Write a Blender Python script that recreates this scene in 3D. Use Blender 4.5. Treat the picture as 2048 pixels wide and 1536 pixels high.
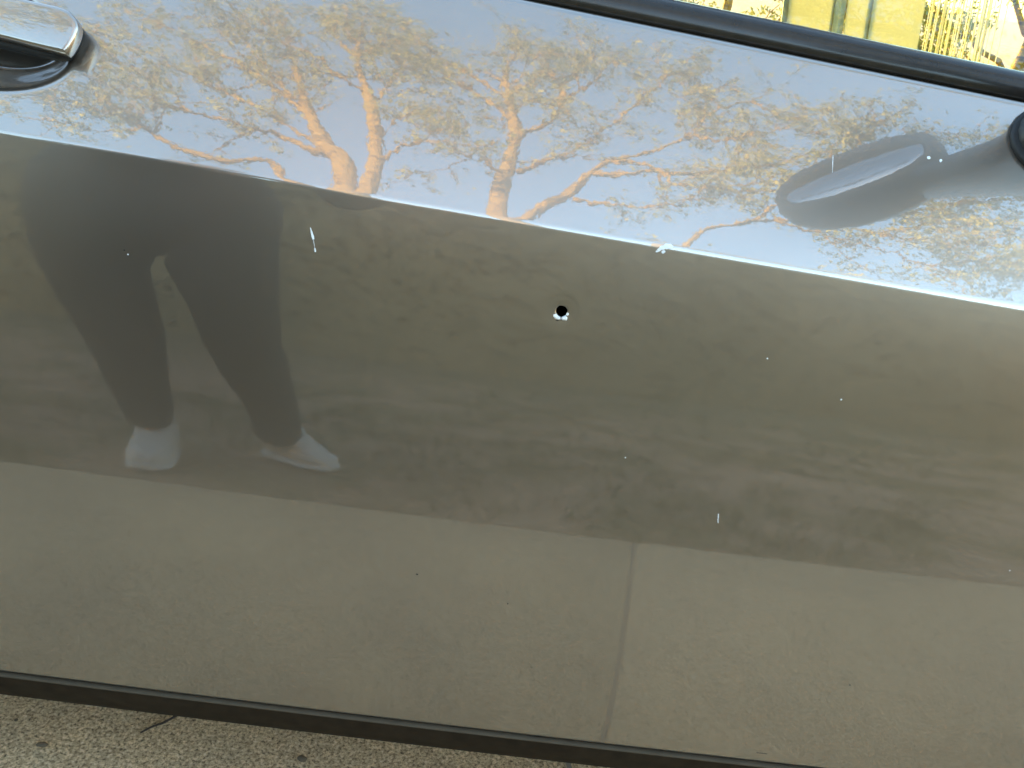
import bpy, bmesh, math, random
import numpy as np
from mathutils import Vector, Matrix
from math import radians, sin, cos, pi, sqrt, atan2
random.seed(7); rng = np.random.default_rng(7)
SC = bpy.context.scene; COL = SC.collection
for o in list(bpy.data.objects): bpy.data.objects.remove(o)

# ------------------------------------------------------------------ camera
GZ = 0.10                                   # ground height (door bottom is at 0.30)
CAM = Vector((0, -.70, 1.0)); PITCH = radians(25); ROLL = radians(6.8)
cd = bpy.data.cameras.new('camera'); cam = bpy.data.objects.new('camera', cd); COL.objects.link(cam)
F_ = Vector((0, cos(PITCH), -sin(PITCH))); U0 = Vector((0, sin(PITCH), cos(PITCH))); R0 = Vector((1, 0, 0))
R_ = R0*cos(ROLL) + U0*sin(ROLL); U_ = U0*cos(ROLL) - R0*sin(ROLL)
M = Matrix((R_, U_, -F_)).transposed().to_4x4(); M.translation = CAM
cam.matrix_world = M
cd.sensor_width = 36; cd.lens = 1800/2048*36; cd.clip_start = .01; cd.clip_end = 3000
cd.dof.use_dof = True; cd.dof.focus_distance = .78; cd.dof.aperture_fstop = 32
SC.camera = cam

# ------------------------------------------------------------------ sky, sun, exposure
SUN_EL = radians(7); SUN_AZ = Vector((-.60, .80, 0)).normalized()
w = bpy.data.worlds.new('World'); SC.world = w; w.use_nodes = True
nt = w.node_tree; bg = nt.nodes['Background']
sk = nt.nodes.new('ShaderNodeTexSky'); sk.sky_type = 'NISHITA'; sk.sun_disc = False
sk.sun_elevation = SUN_EL; sk.sun_rotation = atan2(SUN_AZ.x, SUN_AZ.y)
sk.air_density = 1.0; sk.dust_density = .7; sk.ozone_density = 1.2
nt.links.new(sk.outputs[0], bg.inputs[0]); bg.inputs[1].default_value = .15
sl = bpy.data.lights.new('sun', 'SUN'); so = bpy.data.objects.new('sun', sl); COL.objects.link(so)
sdir = Vector((SUN_AZ.x*cos(SUN_EL), SUN_AZ.y*cos(SUN_EL), sin(SUN_EL)))
so.rotation_euler = sdir.to_track_quat('Z', 'Y').to_euler(); so.location = sdir*30
sl.energy = 3.4; sl.angle = radians(.5); sl.color = (1, .66, .27)
SC.view_settings.view_transform = 'Standard'; SC.view_settings.look = 'None'
SC.view_settings.exposure = 3.5; SC.view_settings.gamma = 1
SC.cycles.max_bounces = 10; SC.cycles.transparent_max_bounces = 12

# ------------------------------------------------------------------ helpers
def tag(o, label=None, cat=None, group=None, kind=None):
    for k, v in (('label', label), ('category', cat), ('group', group), ('kind', kind)):
        if v: o[k] = v
    return o
def link(o, parent=None):
    COL.objects.link(o)
    if parent:
        o.parent = parent; o.matrix_parent_inverse = Matrix.Translation(-parent.location)
    return o
def empty(name, loc):
    o = bpy.data.objects.new(name, None); o.empty_display_size = .1; o.location = loc; return link(o)
def mesh(name, V, F, mat=None, parent=None, smooth=True):
    me = bpy.data.meshes.new(name); me.from_pydata([tuple(v) for v in V], [], [tuple(f) for f in F]); me.validate()
    if mat: me.materials.append(mat)
    if smooth: me.polygons.foreach_set('use_smooth', [True]*len(me.polygons))
    me.update(); return link(bpy.data.objects.new(name, me), parent)
def from_bm(name, bm, mat=None, parent=None, smooth=True):
    bmesh.ops.recalc_face_normals(bm, faces=bm.faces)
    me = bpy.data.meshes.new(name); bm.to_mesh(me); bm.free()
    if mat: me.materials.append(mat)
    if smooth: me.polygons.foreach_set('use_smooth', [True]*len(me.polygons))
    return link(bpy.data.objects.new(name, me), parent)
def bevel(o, w, seg=3, ang=35):
    m = o.modifiers.new('bevel', 'BEVEL'); m.width = w; m.segments = seg; m.limit_method = 'ANGLE'; m.angle_limit = radians(ang)
    n = o.modifiers.new('wn', 'WEIGHTED_NORMAL'); n.keep_sharp = True
    return o
def box_bm(bm, a, b):
    r = bmesh.ops.create_cube(bm, size=1); 
    for v in r['verts']:
        v.co = Vector([(a[i]+b[i])/2 + v.co[i]*(b[i]-a[i]) for i in range(3)])
def spline(P, n):
    P = np.array(P, float); out = []
    Q = np.vstack([2*P[0]-P[1], P, 2*P[-1]-P[-2]])
    for i in range(1, len(Q)-2):
        for t in np.linspace(0, 1, n, endpoint=False):
            a, b, c, d = Q[i-1], Q[i], Q[i+1], Q[i+2]
            out.append(.5*((2*b)+(c-a)*t+(2*a-5*b+4*c-d)*t*t+(3*b-a-3*c+d)*t**3))
    out.append(P[-1]); return np.array(out)
def tube(P, rad, sides=9, jitter=0, cap=True):
    P = np.array(P, float); rad = np.array(rad, float); V = []; F = []
    n = len(P); T = np.gradient(P, axis=0); T /= np.linalg.norm(T, axis=1)[:, None]+1e-9
    ref = np.array([0.3, 0.2, 1.]) if abs(T[0][2]) < .8 else np.array([1., .2, 0])
    A = np.cross(T, ref); A /= np.linalg.norm(A, axis=1)[:, None]+1e-9; B = np.cross(T, A)
    for i in range(n):
        for k in range(sides):
            th = 2*pi*k/sides; r = rad[i]*(1+(rng.uniform(-jitter, jitter) if jitter else 0))
            V.append(P[i]+r*(cos(th)*A[i]+sin(th)*B[i]))
    for i in range(n-1):
        for k in range(sides):
            a = i*sides+k; b = i*sides+(k+1) % sides; F.append((a, b, b+sides, a+sides))
    if cap:
        F.append(tuple(range(sides))[::-1]); F.append(tuple((n-1)*sides+k for k in range(sides)))
    return V, F

# ------------------------------------------------------------------ materials
def new_mat(name):
    m = bpy.data.materials.new(name); m.use_nodes = True
    return m, m.node_tree, m.node_tree.nodes['Principled BSDF']
def N(nt, t, **k):
    n = nt.nodes.new('ShaderNode'+t)
    for a, v in k.items():
        if isinstance(v, (int, float, tuple)) and a in [i.name.replace(' ', '_') for i in n.inputs]:
            n.inputs[a.replace('_', ' ')].default_value = v
        else: setattr(n, a, v)
    return n
def noise(nt, scale, detail=3, rough=.55, vec=None, stretch=None):
    tc = nt.nodes.new('ShaderNodeTexCoord'); n = N(nt, 'TexNoise'); n.inputs['Scale'].default_value = scale
    n.inputs['Detail'].default_value = detail; n.inputs['Roughness'].default_value = rough
    src = tc.outputs['Object']
    if stretch:
        mp = N(nt, 'Mapping'); mp.inputs['Scale'].default_value = stretch; nt.links.new(src, mp.inputs[0]); src = mp.outputs[0]
    nt.links.new(src, n.inputs['Vector']); return n
def ramp(nt, fac, stops):
    r = N(nt, 'ValToRGB'); el = r.color_ramp.elements
    while len(el) < len(stops): el.new(.5)
    for e, (p, c) in zip(el, stops): e.position = p; e.color = (*c, 1)
    nt.links.new(fac, r.inputs[0]); return r
def bump(nt, bsdf, h, strength, dist, inp='Normal'):
    b = N(nt, 'Bump'); b.inputs['Strength'].default_value = strength; b.inputs['Distance'].default_value = dist
    nt.links.new(h, b.inputs['Height']); nt.links.new(b.outputs[0], bsdf.inputs[inp]); return b
def simple(name, col, rough=.5, metal=0, spec=.5, var=.12, scale=40, bmp=0):
    m, nt, p = new_mat(name)
    n = noise(nt, scale); lo = tuple(c*(1-var) for c in col); hi = tuple(min(1, c*(1+var)) for c in col)
    r = ramp(nt, n.outputs[0], [(.3, lo), (.7, hi)]); nt.links.new(r.outputs[0], p.inputs['Base Color'])
    p.inputs['Roughness'].default_value = rough; p.inputs['Metallic'].default_value = metal
    p.inputs['Specular IOR Level'].default_value = spec
    if bmp: bump(nt, p, n.outputs[0], bmp, .002)
    return m
def paint_mat():
    m, nt, p = new_mat('metallic_grey_paint')
    tc = nt.nodes.new('ShaderNodeTexCoord'); fl = noise(nt, 1.3, 2)
    r = ramp(nt, fl.outputs[0], [(.2, PAINT_LO), (.8, PAINT_HI)])
    cl = noise(nt, 9, 3, .5); cr_ = ramp(nt, cl.outputs[0], [(.05, (.90, .89, .87)), (.95, (1.08, 1.08, 1.08))])
    mm = N(nt, 'Mix', data_type='RGBA', blend_type='MULTIPLY'); mm.inputs[0].default_value = 1; nt.links.new(r.outputs[0], mm.inputs[6]); nt.links.new(cr_.outputs[0], mm.inputs[7])
    nt.links.new(mm.outputs[2], p.inputs['Base Color'])
    p.inputs['Metallic'].default_value = .9
    # thin uneven film of road dust, a little heavier towards the sill
    p.inputs['Roughness'].default_value = .275
    p.inputs['Coat Weight'].default_value = 1; p.inputs['Coat IOR'].default_value = COAT_IOR
    sz = N(nt, 'SeparateXYZ'); nt.links.new(tc.outputs['Object'], sz.inputs[0])       # dust film thickens towards the sill
    mz = N(nt, 'MapRange'); mz.inputs[1].default_value = .84; mz.inputs[2].default_value = .66; mz.inputs[3].default_value = .0; mz.inputs[4].default_value = .030
    nt.links.new(sz.outputs['Z'], mz.inputs[0]); nt.links.new(mz.outputs[0], p.inputs['Coat Roughness'])
    op = noise(nt, 130, 2, .5); bump(nt, p, op.outputs[0], .02, .0008, 'Coat Normal')
    return m
PAINT_LO, PAINT_HI, COAT_IOR = (.345, .285, .228), (.362, .302, .242), 2.2
PAINT = paint_mat()
GAP = simple('black_rubber', (.006, .006, .006), .6)
TRIM = simple('black_trim_plastic', (.022, .0175, .013), .24, var=.2, scale=90)
ROCK = simple('dark_rocker_plastic', (.025, .0165, .009), .65, spec=.12, var=.25, scale=60)
STALK = simple('dark_grey_plastic', (.035, .036, .036), .38, var=.1)
HOUS = simple('mirror_housing_plastic', (.02, .02, .02), .45, var=.1)
CHIP = simple('white_primer', (.82, .82, .80), .6, var=.06, scale=400)
BARE = simple('bare_torn_metal', (.88, .85, .80), .5, .15, var=.1, scale=500)
LIPM = simple('grey_seam_strip', (.085, .066, .045), .85, spec=.05, var=.1)
TAR = simple('tar_speck', (.02, .018, .015), .7)
# ------------------------------------------------------------------ door surface: tilt of the skin -> profile
RC = 40.0; Z0 = .30
def zc(x): return .8145-.053*x                      # crease height
def zb(x): return .9735-.077*(x+.03)                # belt line height
LU = np.array([0,.06,.15,.28,.47,.58,.75,.92,1.0]); LA = np.array([-11,-7.5,-4,-1,2.6,4.6,8.0,10.8,11.6])
uf = np.linspace(-.3, 1.3, 1601); af = np.interp(uf, LU, LA)
af = np.where(uf < 0, -11+58*uf, af); af = np.where(uf > 1, 11.6+10*(uf-1), af)
kk = np.exp(-.5*(np.arange(-90, 91)/38)**2); kk /= kk.sum(); af = np.convolve(np.pad(af, 90, 'edge'), kk, 'valid')
AS0, AS1 = 28.5, 33.0
def wf(x): return np.interp(x, [-.45,-.1,.15,.42], [.0018,.0024,.0029,.0033])
def tilt(x, z):
    c = zc(x); w = wf(x); lo = np.interp((z-Z0)/(c-Z0), uf, af)
    s = np.clip((z-c)/(zb(x)-c), 0, 1.3); hi = AS0+(AS1-AS0)*s
    t = np.clip((z-(c-w))/(2*w), 0, 1); t = t*t*(3-2*t)
    return lo*(1-t)+hi*t
_xs = np.linspace(-3.2, 2.2, 541); _zs = np.linspace(.24, 1.16, 2301)
_X, _Z = np.meshgrid(_xs, _zs, indexing='ij'); _T = np.tan(np.radians(tilt(_X, _Z)))
_Y = np.concatenate([np.zeros((len(_xs), 1)), np.cumsum((_T[:, 1:]+_T[:, :-1])/2*np.diff(_zs), axis=1)], axis=1)
for i, x in enumerate(_xs): _Y[i] += x*x/(2*RC)-np.interp(zc(x), _zs, _Y[i])
def ys(x, z):
    x = np.asarray(x, float); z = np.asarray(z, float)
    fi = np.clip((x-_xs[0])/(_xs[1]-_xs[0]), 0, len(_xs)-1.001); fj = np.clip((z-_zs[0])/(_zs[1]-_zs[0]), 0, len(_zs)-1.001)
    i = fi.astype(int); j = fj.astype(int); a = fi-i; b = fj-j
    return _Y[i,j]*(1-a)*(1-b)+_Y[i+1,j]*a*(1-b)+_Y[i,j+1]*(1-a)*b+_Y[i+1,j+1]*a*b
HX, HZ = .033, .7488                                # the punched hole
RX, RZ = -.452, .902                                # centre of the handle recess
def dent(x, z):                                     # depth pushed into the skin
    r = np.hypot(x-HX, z-HZ); d = .0006*np.exp(-(r/.0085)**2)+.00010*np.exp(-((r-.0125)/.0011)**2)*np.clip((z-HZ)/.006+.6, 0, 1)
    u = (x-RX)/.077; v = (z-RZ+.09*(x-RX))/.0365
    q = np.sqrt(u*u+v*v); t = np.clip((1.06-q)/.42, 0, 1); d = d+.036*(t*t*t*(t*(6*t-15)+10))
    return d
def sp(x, z, off=0.0):                              # point on the skin, moved off*normal outwards
    a = radians(float(tilt(x, z))); y = float(ys(x, z)+dent(x, z))
    return Vector((x, y-off*cos(a), z+off*sin(a)))

car = empty('car', (0, .9, GZ))
tag(car, 'grey metallic car side with a small punched hole below the door crease', 'car')

def rows(x, n1, n2, n3):
    c = zc(x); w = wf(x)*1.5
    return np.concatenate([np.linspace(Z0, c-w, n1, endpoint=False), np.linspace(c-w, c+w, n2, endpoint=False), np.linspace(c+w, zb(x)-.003, n3)])
def skin(name, xs, n1, n2, n3, hole=False, parent=None, edges=True):
    R = np.array([rows(x, n1, n2, n3) for x in xs]); X = np.repeat(xs[:, None], R.shape[1], 1)
    if hole:                                        # pull rows/columns are already dense here; the hole is cut below
        pass
    Y = ys(X, R)+dent(X, R)
    V = np.stack([X, Y, R], -1); nc, nr = R.shape
    bot = []; top = []
    for k, (dy, dz) in enumerate([(.0012, -.0022), (.0045, -.0034), (.012, -.0034), (.03, -.0034)]):
        bot.append(np.stack([xs, Y[:, 0]+dy, R[:, 0]+dz], -1))
    for k, (dy, dz) in enumerate([(.0028, .0024), (.0055, .0028), (.008, .0012), (.009, -.003), (.0095, -.016)]):
        top.append(np.stack([xs, Y[:, -1]+dy, R[:, -1]+dz], -1))
    V = np.concatenate([np.stack(bot[::-1], 1), V, np.stack(top, 1)], 1); nr = V.shape[1]; P = V.reshape(-1, 3)
    F = []
    ins = (np.abs(P[:, 0]-HX) < .0078) & (np.abs(P[:, 2]-HZ) < .0078) if hole else np.zeros(len(P), bool)
    for i in range(nc-1):
        for j in range(nr-1):
            f = (i*nr+j, (i+1)*nr+j, (i+1)*nr+j+1, i*nr+j+1)
            if not (hole and all(ins[q] for q in f)): F.append(f)
    P = [tuple(p) for p in P]
    if edges:                                       # folded side edges
        for i, s in ((0, -1), (nc-1, 1)):
            b = len(P)
            for j in range(nr): q = P[i*nr+j]; P.append((q[0]+s*.0015, q[1]+.003, q[2]))
            for j in range(nr): q = P[i*nr+j]; P.append((q[0]+s*.0015, q[1]+.02, q[2]))
            for j in range(nr-1):
                F += [(i*nr+j, i*nr+j+1, b+j+1, b+j), (b+j, b+j+1, b+nr+j+1, b+nr+j)]
    bm = bmesh.new(); vs = [bm.verts.new(p) for p in P]
    for f in F:
        try: bm.faces.new([vs[q] for q in f])
        except ValueError: pass
    bm.verts.ensure_lookup_table()
    loose = [v for v in bm.verts if not v.link_faces]; bmesh.ops.delete(bm, geom=loose, context='VERTS')
    if hole:
        be = [e for e in bm.edges if e.is_boundary and all((abs(v.co.x-HX) < .02 and abs(v.co.z-HZ) < .02) for v in e.verts)]
        bv = {v for e in be for v in e.verts}
        ring = sorted(bv, key=lambda v: atan2(v.co.z-HZ, v.co.x-HX)); prev = ring; n = len(ring)
        ang = [atan2(v.co.z-HZ, v.co.x-HX) for v in ring]
        for r, push in ((.0068, 0), (.0058, 0), (.0051, .0001), (.00475, .0004), (.0046, .0011), (.0047, .0022)):
            cur = []
            for t in ang:
                rr = r*(1+.03*sin(3*t+1)+.02*sin(7*t)) if r < .0055 else r
                x = HX+rr*cos(t); z = HZ+rr*sin(t)
                cur.append(bm.verts.new((x, float(ys(x, z)+dent(x, z))+push, z)))
            for i in range(n):
                bm.faces.new((prev[i], prev[(i+1) % n], cur[(i+1) % n], cur[i]))
            prev = cur
    return from_bm(name, bm, PAINT, parent)
xs = np.unique(np.round(np.concatenate([np.arange(-.62, -.34, .0018), np.arange(-.34, .757, .0045), np.arange(HX-.028, HX+.028, .0011)]), 5))
keep = [xs[0]]
for x in xs[1:]:
    if x-keep[-1] > .0009: keep.append(x)
door = skin('door', np.array(keep), 330, 46, 150, True, car)
lo = np.arange(.763, 2.0, .02); skin('front_fender', lo, 90, 40, 40, False, car)
lo = np.arange(-3.0, -.626, .03); skin('rear_quarter_panel', lo, 90, 40, 40, False, car)

# structure behind the skin: closed door box, underbody, belt
def loft(name, xs, sec, mat, parent, close=False, caps=True):
    V = []; F = []; n = None
    for x in xs:
        s = sec(x); n = len(s); V += [(x, a, b) for a, b in s]
    for i in range(len(xs)-1):
        for k in range(n if close else n-1):
            a = i*n+k; b = i*n+(k+1) % n; F.append((a, b, b+n, a+n))
    if close and caps: F.append(tuple(range(n))[::-1]); F.append(tuple((len(xs)-1)*n+k for k in range(n)))
    bm = bmesh.new(); vs = [bm.verts.new(v) for v in V]
    for f in F: bm.faces.new([vs[q] for q in f])
    return from_bm(name, bm, mat, parent)
LX = np.arange(-3.0, 1.951, .05)
Yb = lambda x: float(ys(x, zb(x)))
Yo = lambda x: float(ys(x, Z0))
CAB = simple('dark_cabin_trim', (.02, .02, .022), .7)
loft('inner_door_panel', LX, lambda x: [(Yo(x)+.028, Z0-.002), (Yo(x)+.11, Z0-.002), (Yb(x)+.07, .5), (Yb(x)+.075, zb(x)-.02), (Yb(x)+.06, zb(x)+.004), (Yb(x)+.036, zb(x)+.004), (Yb(x)+.036, zb(x)-.06), (.085, .72), (.06, .5)], CAB, car, True)
# rocker: rounded bright upper lip, then a dark face that tucks under
loft('rocker_panel', LX, lambda x: [(Yo(x)+.03, Z0-.0064), (Yo(x)+.007, Z0-.0062), (Yo(x)+.0035, Z0-.0070), (Yo(x)+.0020, Z0-.0085), (Yo(x)+.0014, Z0-.0110),
      (Yo(x)+.002, Z0-.022), (Yo(x)+.0075, Z0-.036), (Yo(x)+.011, Z0-.0450), (Yo(x)+.016, Z0-.049), (Yo(x)+.03, Z0-.0505), (Yo(x)+.2, Z0-.0515), (Yo(x)+.2, Z0-.0064)], ROCK, car, True)
loft('sill_seam', LX, lambda x: [(Yo(x)+.012, Z0-.0058), (Yo(x)+.0015, Z0-.0058), (Yo(x)-.0004, Z0-.0062), (Yo(x)-.0012, Z0-.0072), (Yo(x)-.0012, Z0-.0082), (Yo(x)+.0006, Z0-.0090), (Yo(x)+.012, Z0-.0090)], LIPM, car, True)
bm = bmesh.new(); box_bm(bm, (-3.0, .16, GZ+.15), (1.95, 1.75, GZ+.24)); from_bm('floor_pan', bm, CAB, car, False)
# belt moulding under the glass
MO = [(.0125, -.014), (.0110, -.003), (.0072, .0006), (.0060, .004), (.0066, .009), (.0090, .0145), (.0130, .019), (.0180, .0215), (.0230, .0222), (.0285, .0215), (.0290, -.014)]
loft('belt_molding', np.arange(-2.2, 1.951, .04), lambda x: [(Yb(x)+a, zb(x)+b) for a, b in MO], TRIM, car, True)
# window glass: one real 4 mm pane leaning inwards
gm, gt, gp = new_mat('tinted_window_glass')
gt.nodes.remove(gp); go_ = gt.nodes['Material Output']
tr = N(gt, 'BsdfTransparent'); tr.inputs[0].default_value = (.90, .97, .84, 1)
gl = N(gt, 'BsdfGlossy'); gl.inputs['Roughness'].default_value = .004
fr = N(gt, 'Fresnel'); fr.inputs[0].default_value = 2.0
gn = noise(gt, 14, 2); gb = N(gt, 'Bump'); gb.inputs['Strength'].default_value = .02; gb.inputs['Distance'].default_value = .002
gt.links.new(gn.outputs[0], gb.inputs['Height']); gt.links.new(gb.outputs[0], gl.inputs['Normal'])
mx = N(gt, 'MixShader'); gt.links.new(fr.outputs[0], mx.inputs[0]); gt.links.new(tr.outputs[0], mx.inputs[1]); gt.links.new(gl.outputs[0], mx.inputs[2])
gt.links.new(mx.outputs[0], go_.inputs[0])
GT = radians(38)
gi, gt2, gp2 = new_mat('tinted_glass_inner_face'); gt2.nodes.remove(gp2)
tr2 = N(gt2, 'BsdfTransparent'); tr2.inputs[0].default_value = (.97, .99, .95, 1); gt2.links.new(tr2.outputs[0], gt2.nodes['Material Output'].inputs[0])
bm = bmesh.new(); prev = None
for x in np.arange(-.7, 1.01, .1):
    cur = [bm.verts.new((x, Yb(x)+.020+sin(GT)*h+cos(GT)*t, zb(x)+.012+cos(GT)*h-sin(GT)*t)) for t, hs in ((0, np.linspace(0, .36, 9)), (.004, np.linspace(.36, 0, 9))) for h in hs]
    if prev:
        for i in range(18):
            f = bm.faces.new((prev[i], prev[(i+1) % 18], cur[(i+1) % 18], cur[i])); f.material_index = 0 if i < 8 else 1
    prev = cur
g = from_bm('window_glass', bm, gm, car, False); g.data.materials.append(gi)

# roof and the broad rear pillar of the coupe body
loft('roof', np.arange(-2.2, .61, .2), lambda x: [(.42, 1.335), (.40, 1.35), (.46, 1.385), (.9, 1.41), (1.36, 1.385), (1.42, 1.35), (1.40, 1.335), (.9, 1.36)], PAINT, car, True)
loft('rear_pillar', np.array([-2.6, -2.2, -1.6, -1.0, -.72]), lambda x: [(Yb(x)+.035, zb(x)-.01), (.42, 1.345-max(0, -1.7-x)*.4), (1.40, 1.345-max(0, -1.7-x)*.4), (1.70, zb(x)-.05)], PAINT, car, True)

# door handle ---------------------------------------------------------------
def poly_slab(name, out, offs, mat, parent, hl=.10, hh=.018):   # out: (x,z) outline; offs: (inset, offset off the skin)
    bm = bmesh.new(); prev = None; O = np.array(out); n = len(O); c = (O.max(0)+O.min(0))/2
    mid = lambda x: np.interp(x, [-.56, -.37], [.922, .904])
    for ins, off in offs:
        cur = []
        for p in O:
            x = c[0]+(p[0]-c[0])*(1-ins/hl); z = mid(x)+(p[1]-mid(p[0]))*(1-ins/hh); a = radians(30); y = float(ys(x, z))
            cur.append(bm.verts.new((x, y-off*cos(a)-(z-.91)*.10, z+off*sin(a))))
        if prev:
            for i in range(n): bm.faces.new((prev[i], prev[(i+1) % n], cur[(i+1) % n], cur[i]))
        else: bm.faces.new(cur[::-1])
        prev = cur
    bm.faces.new(prev)
    return from_bm(name, bm, mat, parent)
HO = [(-.372, .9185), (-.3667, .9142), (-.3638, .9092), (-.3639, .9037), (-.3658, .8972), (-.3697, .8899), (-.3735, .8896), (-.3969, .8920), (-.4202, .8948), (-.48, .9010), (-.54, .9085), (-.556, .9140), (-.561, .9230), (-.556, .9330), (-.545, .9372), (-.48, .9312), (-.4263, .9256), (-.4028, .9228), (-.3813, .9208)]
HO = spline(HO+[HO[0]], 4)[:-1]
hd = poly_slab('handle', HO, [(.002, .010), (0, .013), (0, .0200), (.0003, .0211), (.0007, .0218), (.0013, .0223), (.0022, .0226), (.0034, .0227)], PAINT, door)
BO = [(-.3735, .9180), (-.3690, .9131), (-.3685, .9061), (-.3705, .8987), (-.3745, .8908), (-.385, .8890), (-.4029, .8905), (-.4267, .8930), (-.48, .8985), (-.55, .9080), (-.563, .922), (-.55, .9370), (-.48, .9312), (-.4086, .9225)]
poly_slab('handle_backing', BO, [(.004, -.006), (.001, 0), (0, .004), (0, .0095), (.0012, .0108)], GAP, door)

# chips, scratches and specks lying on the door skin -------------------------
def chip(name, pts, mat, h=.00018, label=None, seed=0):
    r = np.random.default_rng(seed); bm = bmesh.new(); rings = []
    for sc, off in ((1.0, .00003), (.86, h), (.0, h*1.1)):
        if sc == 0: continue
        c = np.mean(pts, 0); ring = []
        for p in pts:
            q = c+(np.array(p)-c)*sc; ring.append(bm.verts.new(sp(q[0], q[1], off)))
        rings.append(ring)
    n = len(pts)
    for i in range(n): bm.faces.new((rings[0][i], rings[0][(i+1) % n], rings[1][(i+1) % n], rings[1][i]))
    bm.faces.new(rings[1]); o = from_bm(name, bm, mat, door, False)
    if label: o['label'] = label
    return o
def streak(x0, z0, x1, z1, w0, w1, n=9, seed=0):
    r = np.random.default_rng(seed); d = np.array([x1-x0, z1-z0]); L = np.linalg.norm(d); d /= L; q = np.array([-d[1], d[0]])
    up, dn = [], []
    for t in np.linspace(0, 1, n):
        ww = (w0+(w1-w0)*t)*(.55+.45*sin(pi*min(1, .15+t*.85)))*(1+r.uniform(-.2, .2)); p = np.array([x0, z0])+d*L*t
        up.append(p+q*ww/2); dn.append(p-q*ww/2)
    return up+dn[::-1]
def blob(x, z, r, n=9, seed=0, sx=1.):
    g = np.random.default_rng(seed); return [(x+sx*r*cos(t)*g.uniform(.7, 1.25), z+r*sin(t)*g.uniform(.7, 1.25)) for t in np.linspace(0, 2*pi, n, endpoint=False)]
chip('paint_scratch', streak(-.1742, .7920, -.1712, .7830, .0005, .0027, seed=1), CHIP, label='white teardrop scratch above its smaller companion')
chip('paint_scratch', streak(-.1712, .7826, -.1696, .7764, .0004, .0003, seed=2), CHIP)
chip('paint_scratch', streak(-.1697, .7766, -.1690, .7734, .0007, .0019, seed=3), CHIP)
chip('paint_scratch', streak(.1908, .5885, .1916, .5838, .0006, .0010, seed=4), CHIP)
chip('paint_scratch', streak(.1914, .5836, .1924, .5792, .0009, .0006, seed=5), CHIP)
for i, (x, z, r) in enumerate([(.205, .730, .0007), (.272, .703, .0008), (.103, .631, .0006), (-.320, .754, .0006), (.314, .893, .0013), (.324, .892, .0012), (.454, .565, .0006)]):
    chip('paint_chip', blob(x, z, r, seed=i), CHIP)
chip('paint_scratch', streak(.2355, .887, .2362, .8745, .0005, .0004, seed=8), CHIP)
for i, (x, z, r) in enumerate([(-.065, .491, .0008), (-.323, .757, .0005), (.02, .47, .0006), (.35, .42, .0007)]):
    chip('tar_speck', blob(x, z, r, seed=20+i, sx=1.4), TAR)
chip('tar_speck', streak(.287, .3125, .298, .3120, .0006, .0010, seed=31), TAR, label='thin dark dash near the bottom edge')
# ragged primer chip on the crease
for i, (x, dz, r) in enumerate([(.1035, -.0030, .0014), (.1058, -.0012, .0019), (.1085, .0002, .0021), (.1112, .0014, .0019), (.1135, .0008, .0011), (.1072, -.0040, .0013), (.1020, -.0045, .0008)]):
    chip('crease_chip', blob(x, zc(x)+dz, r, 11, 40+i, 1.2), CHIP, .0003)

# torn bright metal petals round the lower half of the hole
bm = bmesh.new(); g = np.random.default_rng(5)
for t0, t1, L in ((206, 262, .0030), (283, 322, .0031), (330, 356, .0013)):
    n = 6; inn = []; mid = []; out = []
    for k in range(n):
        t = radians(t0+(t1-t0)*k/(n-1)); e = L*(.55+.45*sin(pi*(k+.6)/(n)))*g.uniform(.85, 1.15)
        for lst, r, off in ((inn, .0044, -.0006), (mid, .0050+e*.3, .0007), (out, .0048+e, .0004)):
            lst.append(bm.verts.new(sp(HX+r*cos(t), HZ+r*sin(t), off)))
    for a, b in ((inn, mid), (mid, out)):
        for k in range(n-1): bm.faces.new((a[k], a[k+1], b[k+1], b[k]))
o = from_bm('torn_metal_edge', bm, BARE, door); m = o.modifiers.new('thick', 'SOLIDIFY'); m.thickness = .0003; m.offset = 0

# side mirror ---------------------------------------------------------------
mo = Vector((.3312, -.2145, 1.129)); mi = Vector((.4477, -.0976, 1.129)); mc = (mo+mi)/2+Vector((-.004, 0, .000))
ax = (mi-mo).normalized(); nm = Vector((-ax.y, ax.x, 0))  # glass faces rearwards and towards the cabin
if nm.x > 0: nm = -nm
nm = (nm+Vector((0, 0, .24))).normalized(); up = ax.cross(nm); up = up if up.z > 0 else -up   # glass tipped a little upwards
def ell(a, b, n=40, p=2.4):
    out = []
    for k in range(n):
        t = 2*pi*k/n; c, s = cos(t), sin(t); out.append((a*abs(c)**(2/p)*(1 if c >= 0 else -1), b*abs(s)**(2/p)*(1 if s >= 0 else -1)))
    return out
def rings(name, spec, mat, parent, capa=True, capb=True):
    bm = bmesh.new(); prev = None
    for pts, off, da, db in spec:
        cur = [bm.verts.new(mc+ax*(a+da)+up*(b+db)+nm*off) for a, b in pts]
        if prev:
            for i in range(len(cur)): bm.faces.new((prev[i], prev[(i+1) % len(cur)], cur[(i+1) % len(cur)], cur[i]))
        elif capa: bm.faces.new(cur[::-1])
        prev = cur
    if capb: bm.faces.new(prev)
    return from_bm(name, bm, mat, parent)
mirror = rings('side_mirror', [(ell(.0855, .0415), -.004, 0, 0), (ell(.0855, .0415), .004, 0, 0), (ell(.0865, .0425), .0068, 0, 0), (ell(.090, .047), .0074, 0, .001), (ell(.099, .062), .003, 0, .009), (ell(.103, .067), -.008, 0, .011), (ell(.102, .067), -.026, .001, .011),
    (ell(.094, .062, p=2.2), -.045, .004, .012), (ell(.074, .046, p=2.1), -.060, .008, .012), (ell(.046, .030, p=2), -.070, .012, .012), (ell(.015, .010, p=2), -.074, .014, .012)], HOUS, car)
mg, mt, mp = new_mat('mirror_silver'); mp.inputs['Metallic'].default_value = 1; mp.inputs['Base Color'].default_value = (.42, .44, .46, 1); mp.inputs['Roughness'].default_value = .03
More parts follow.
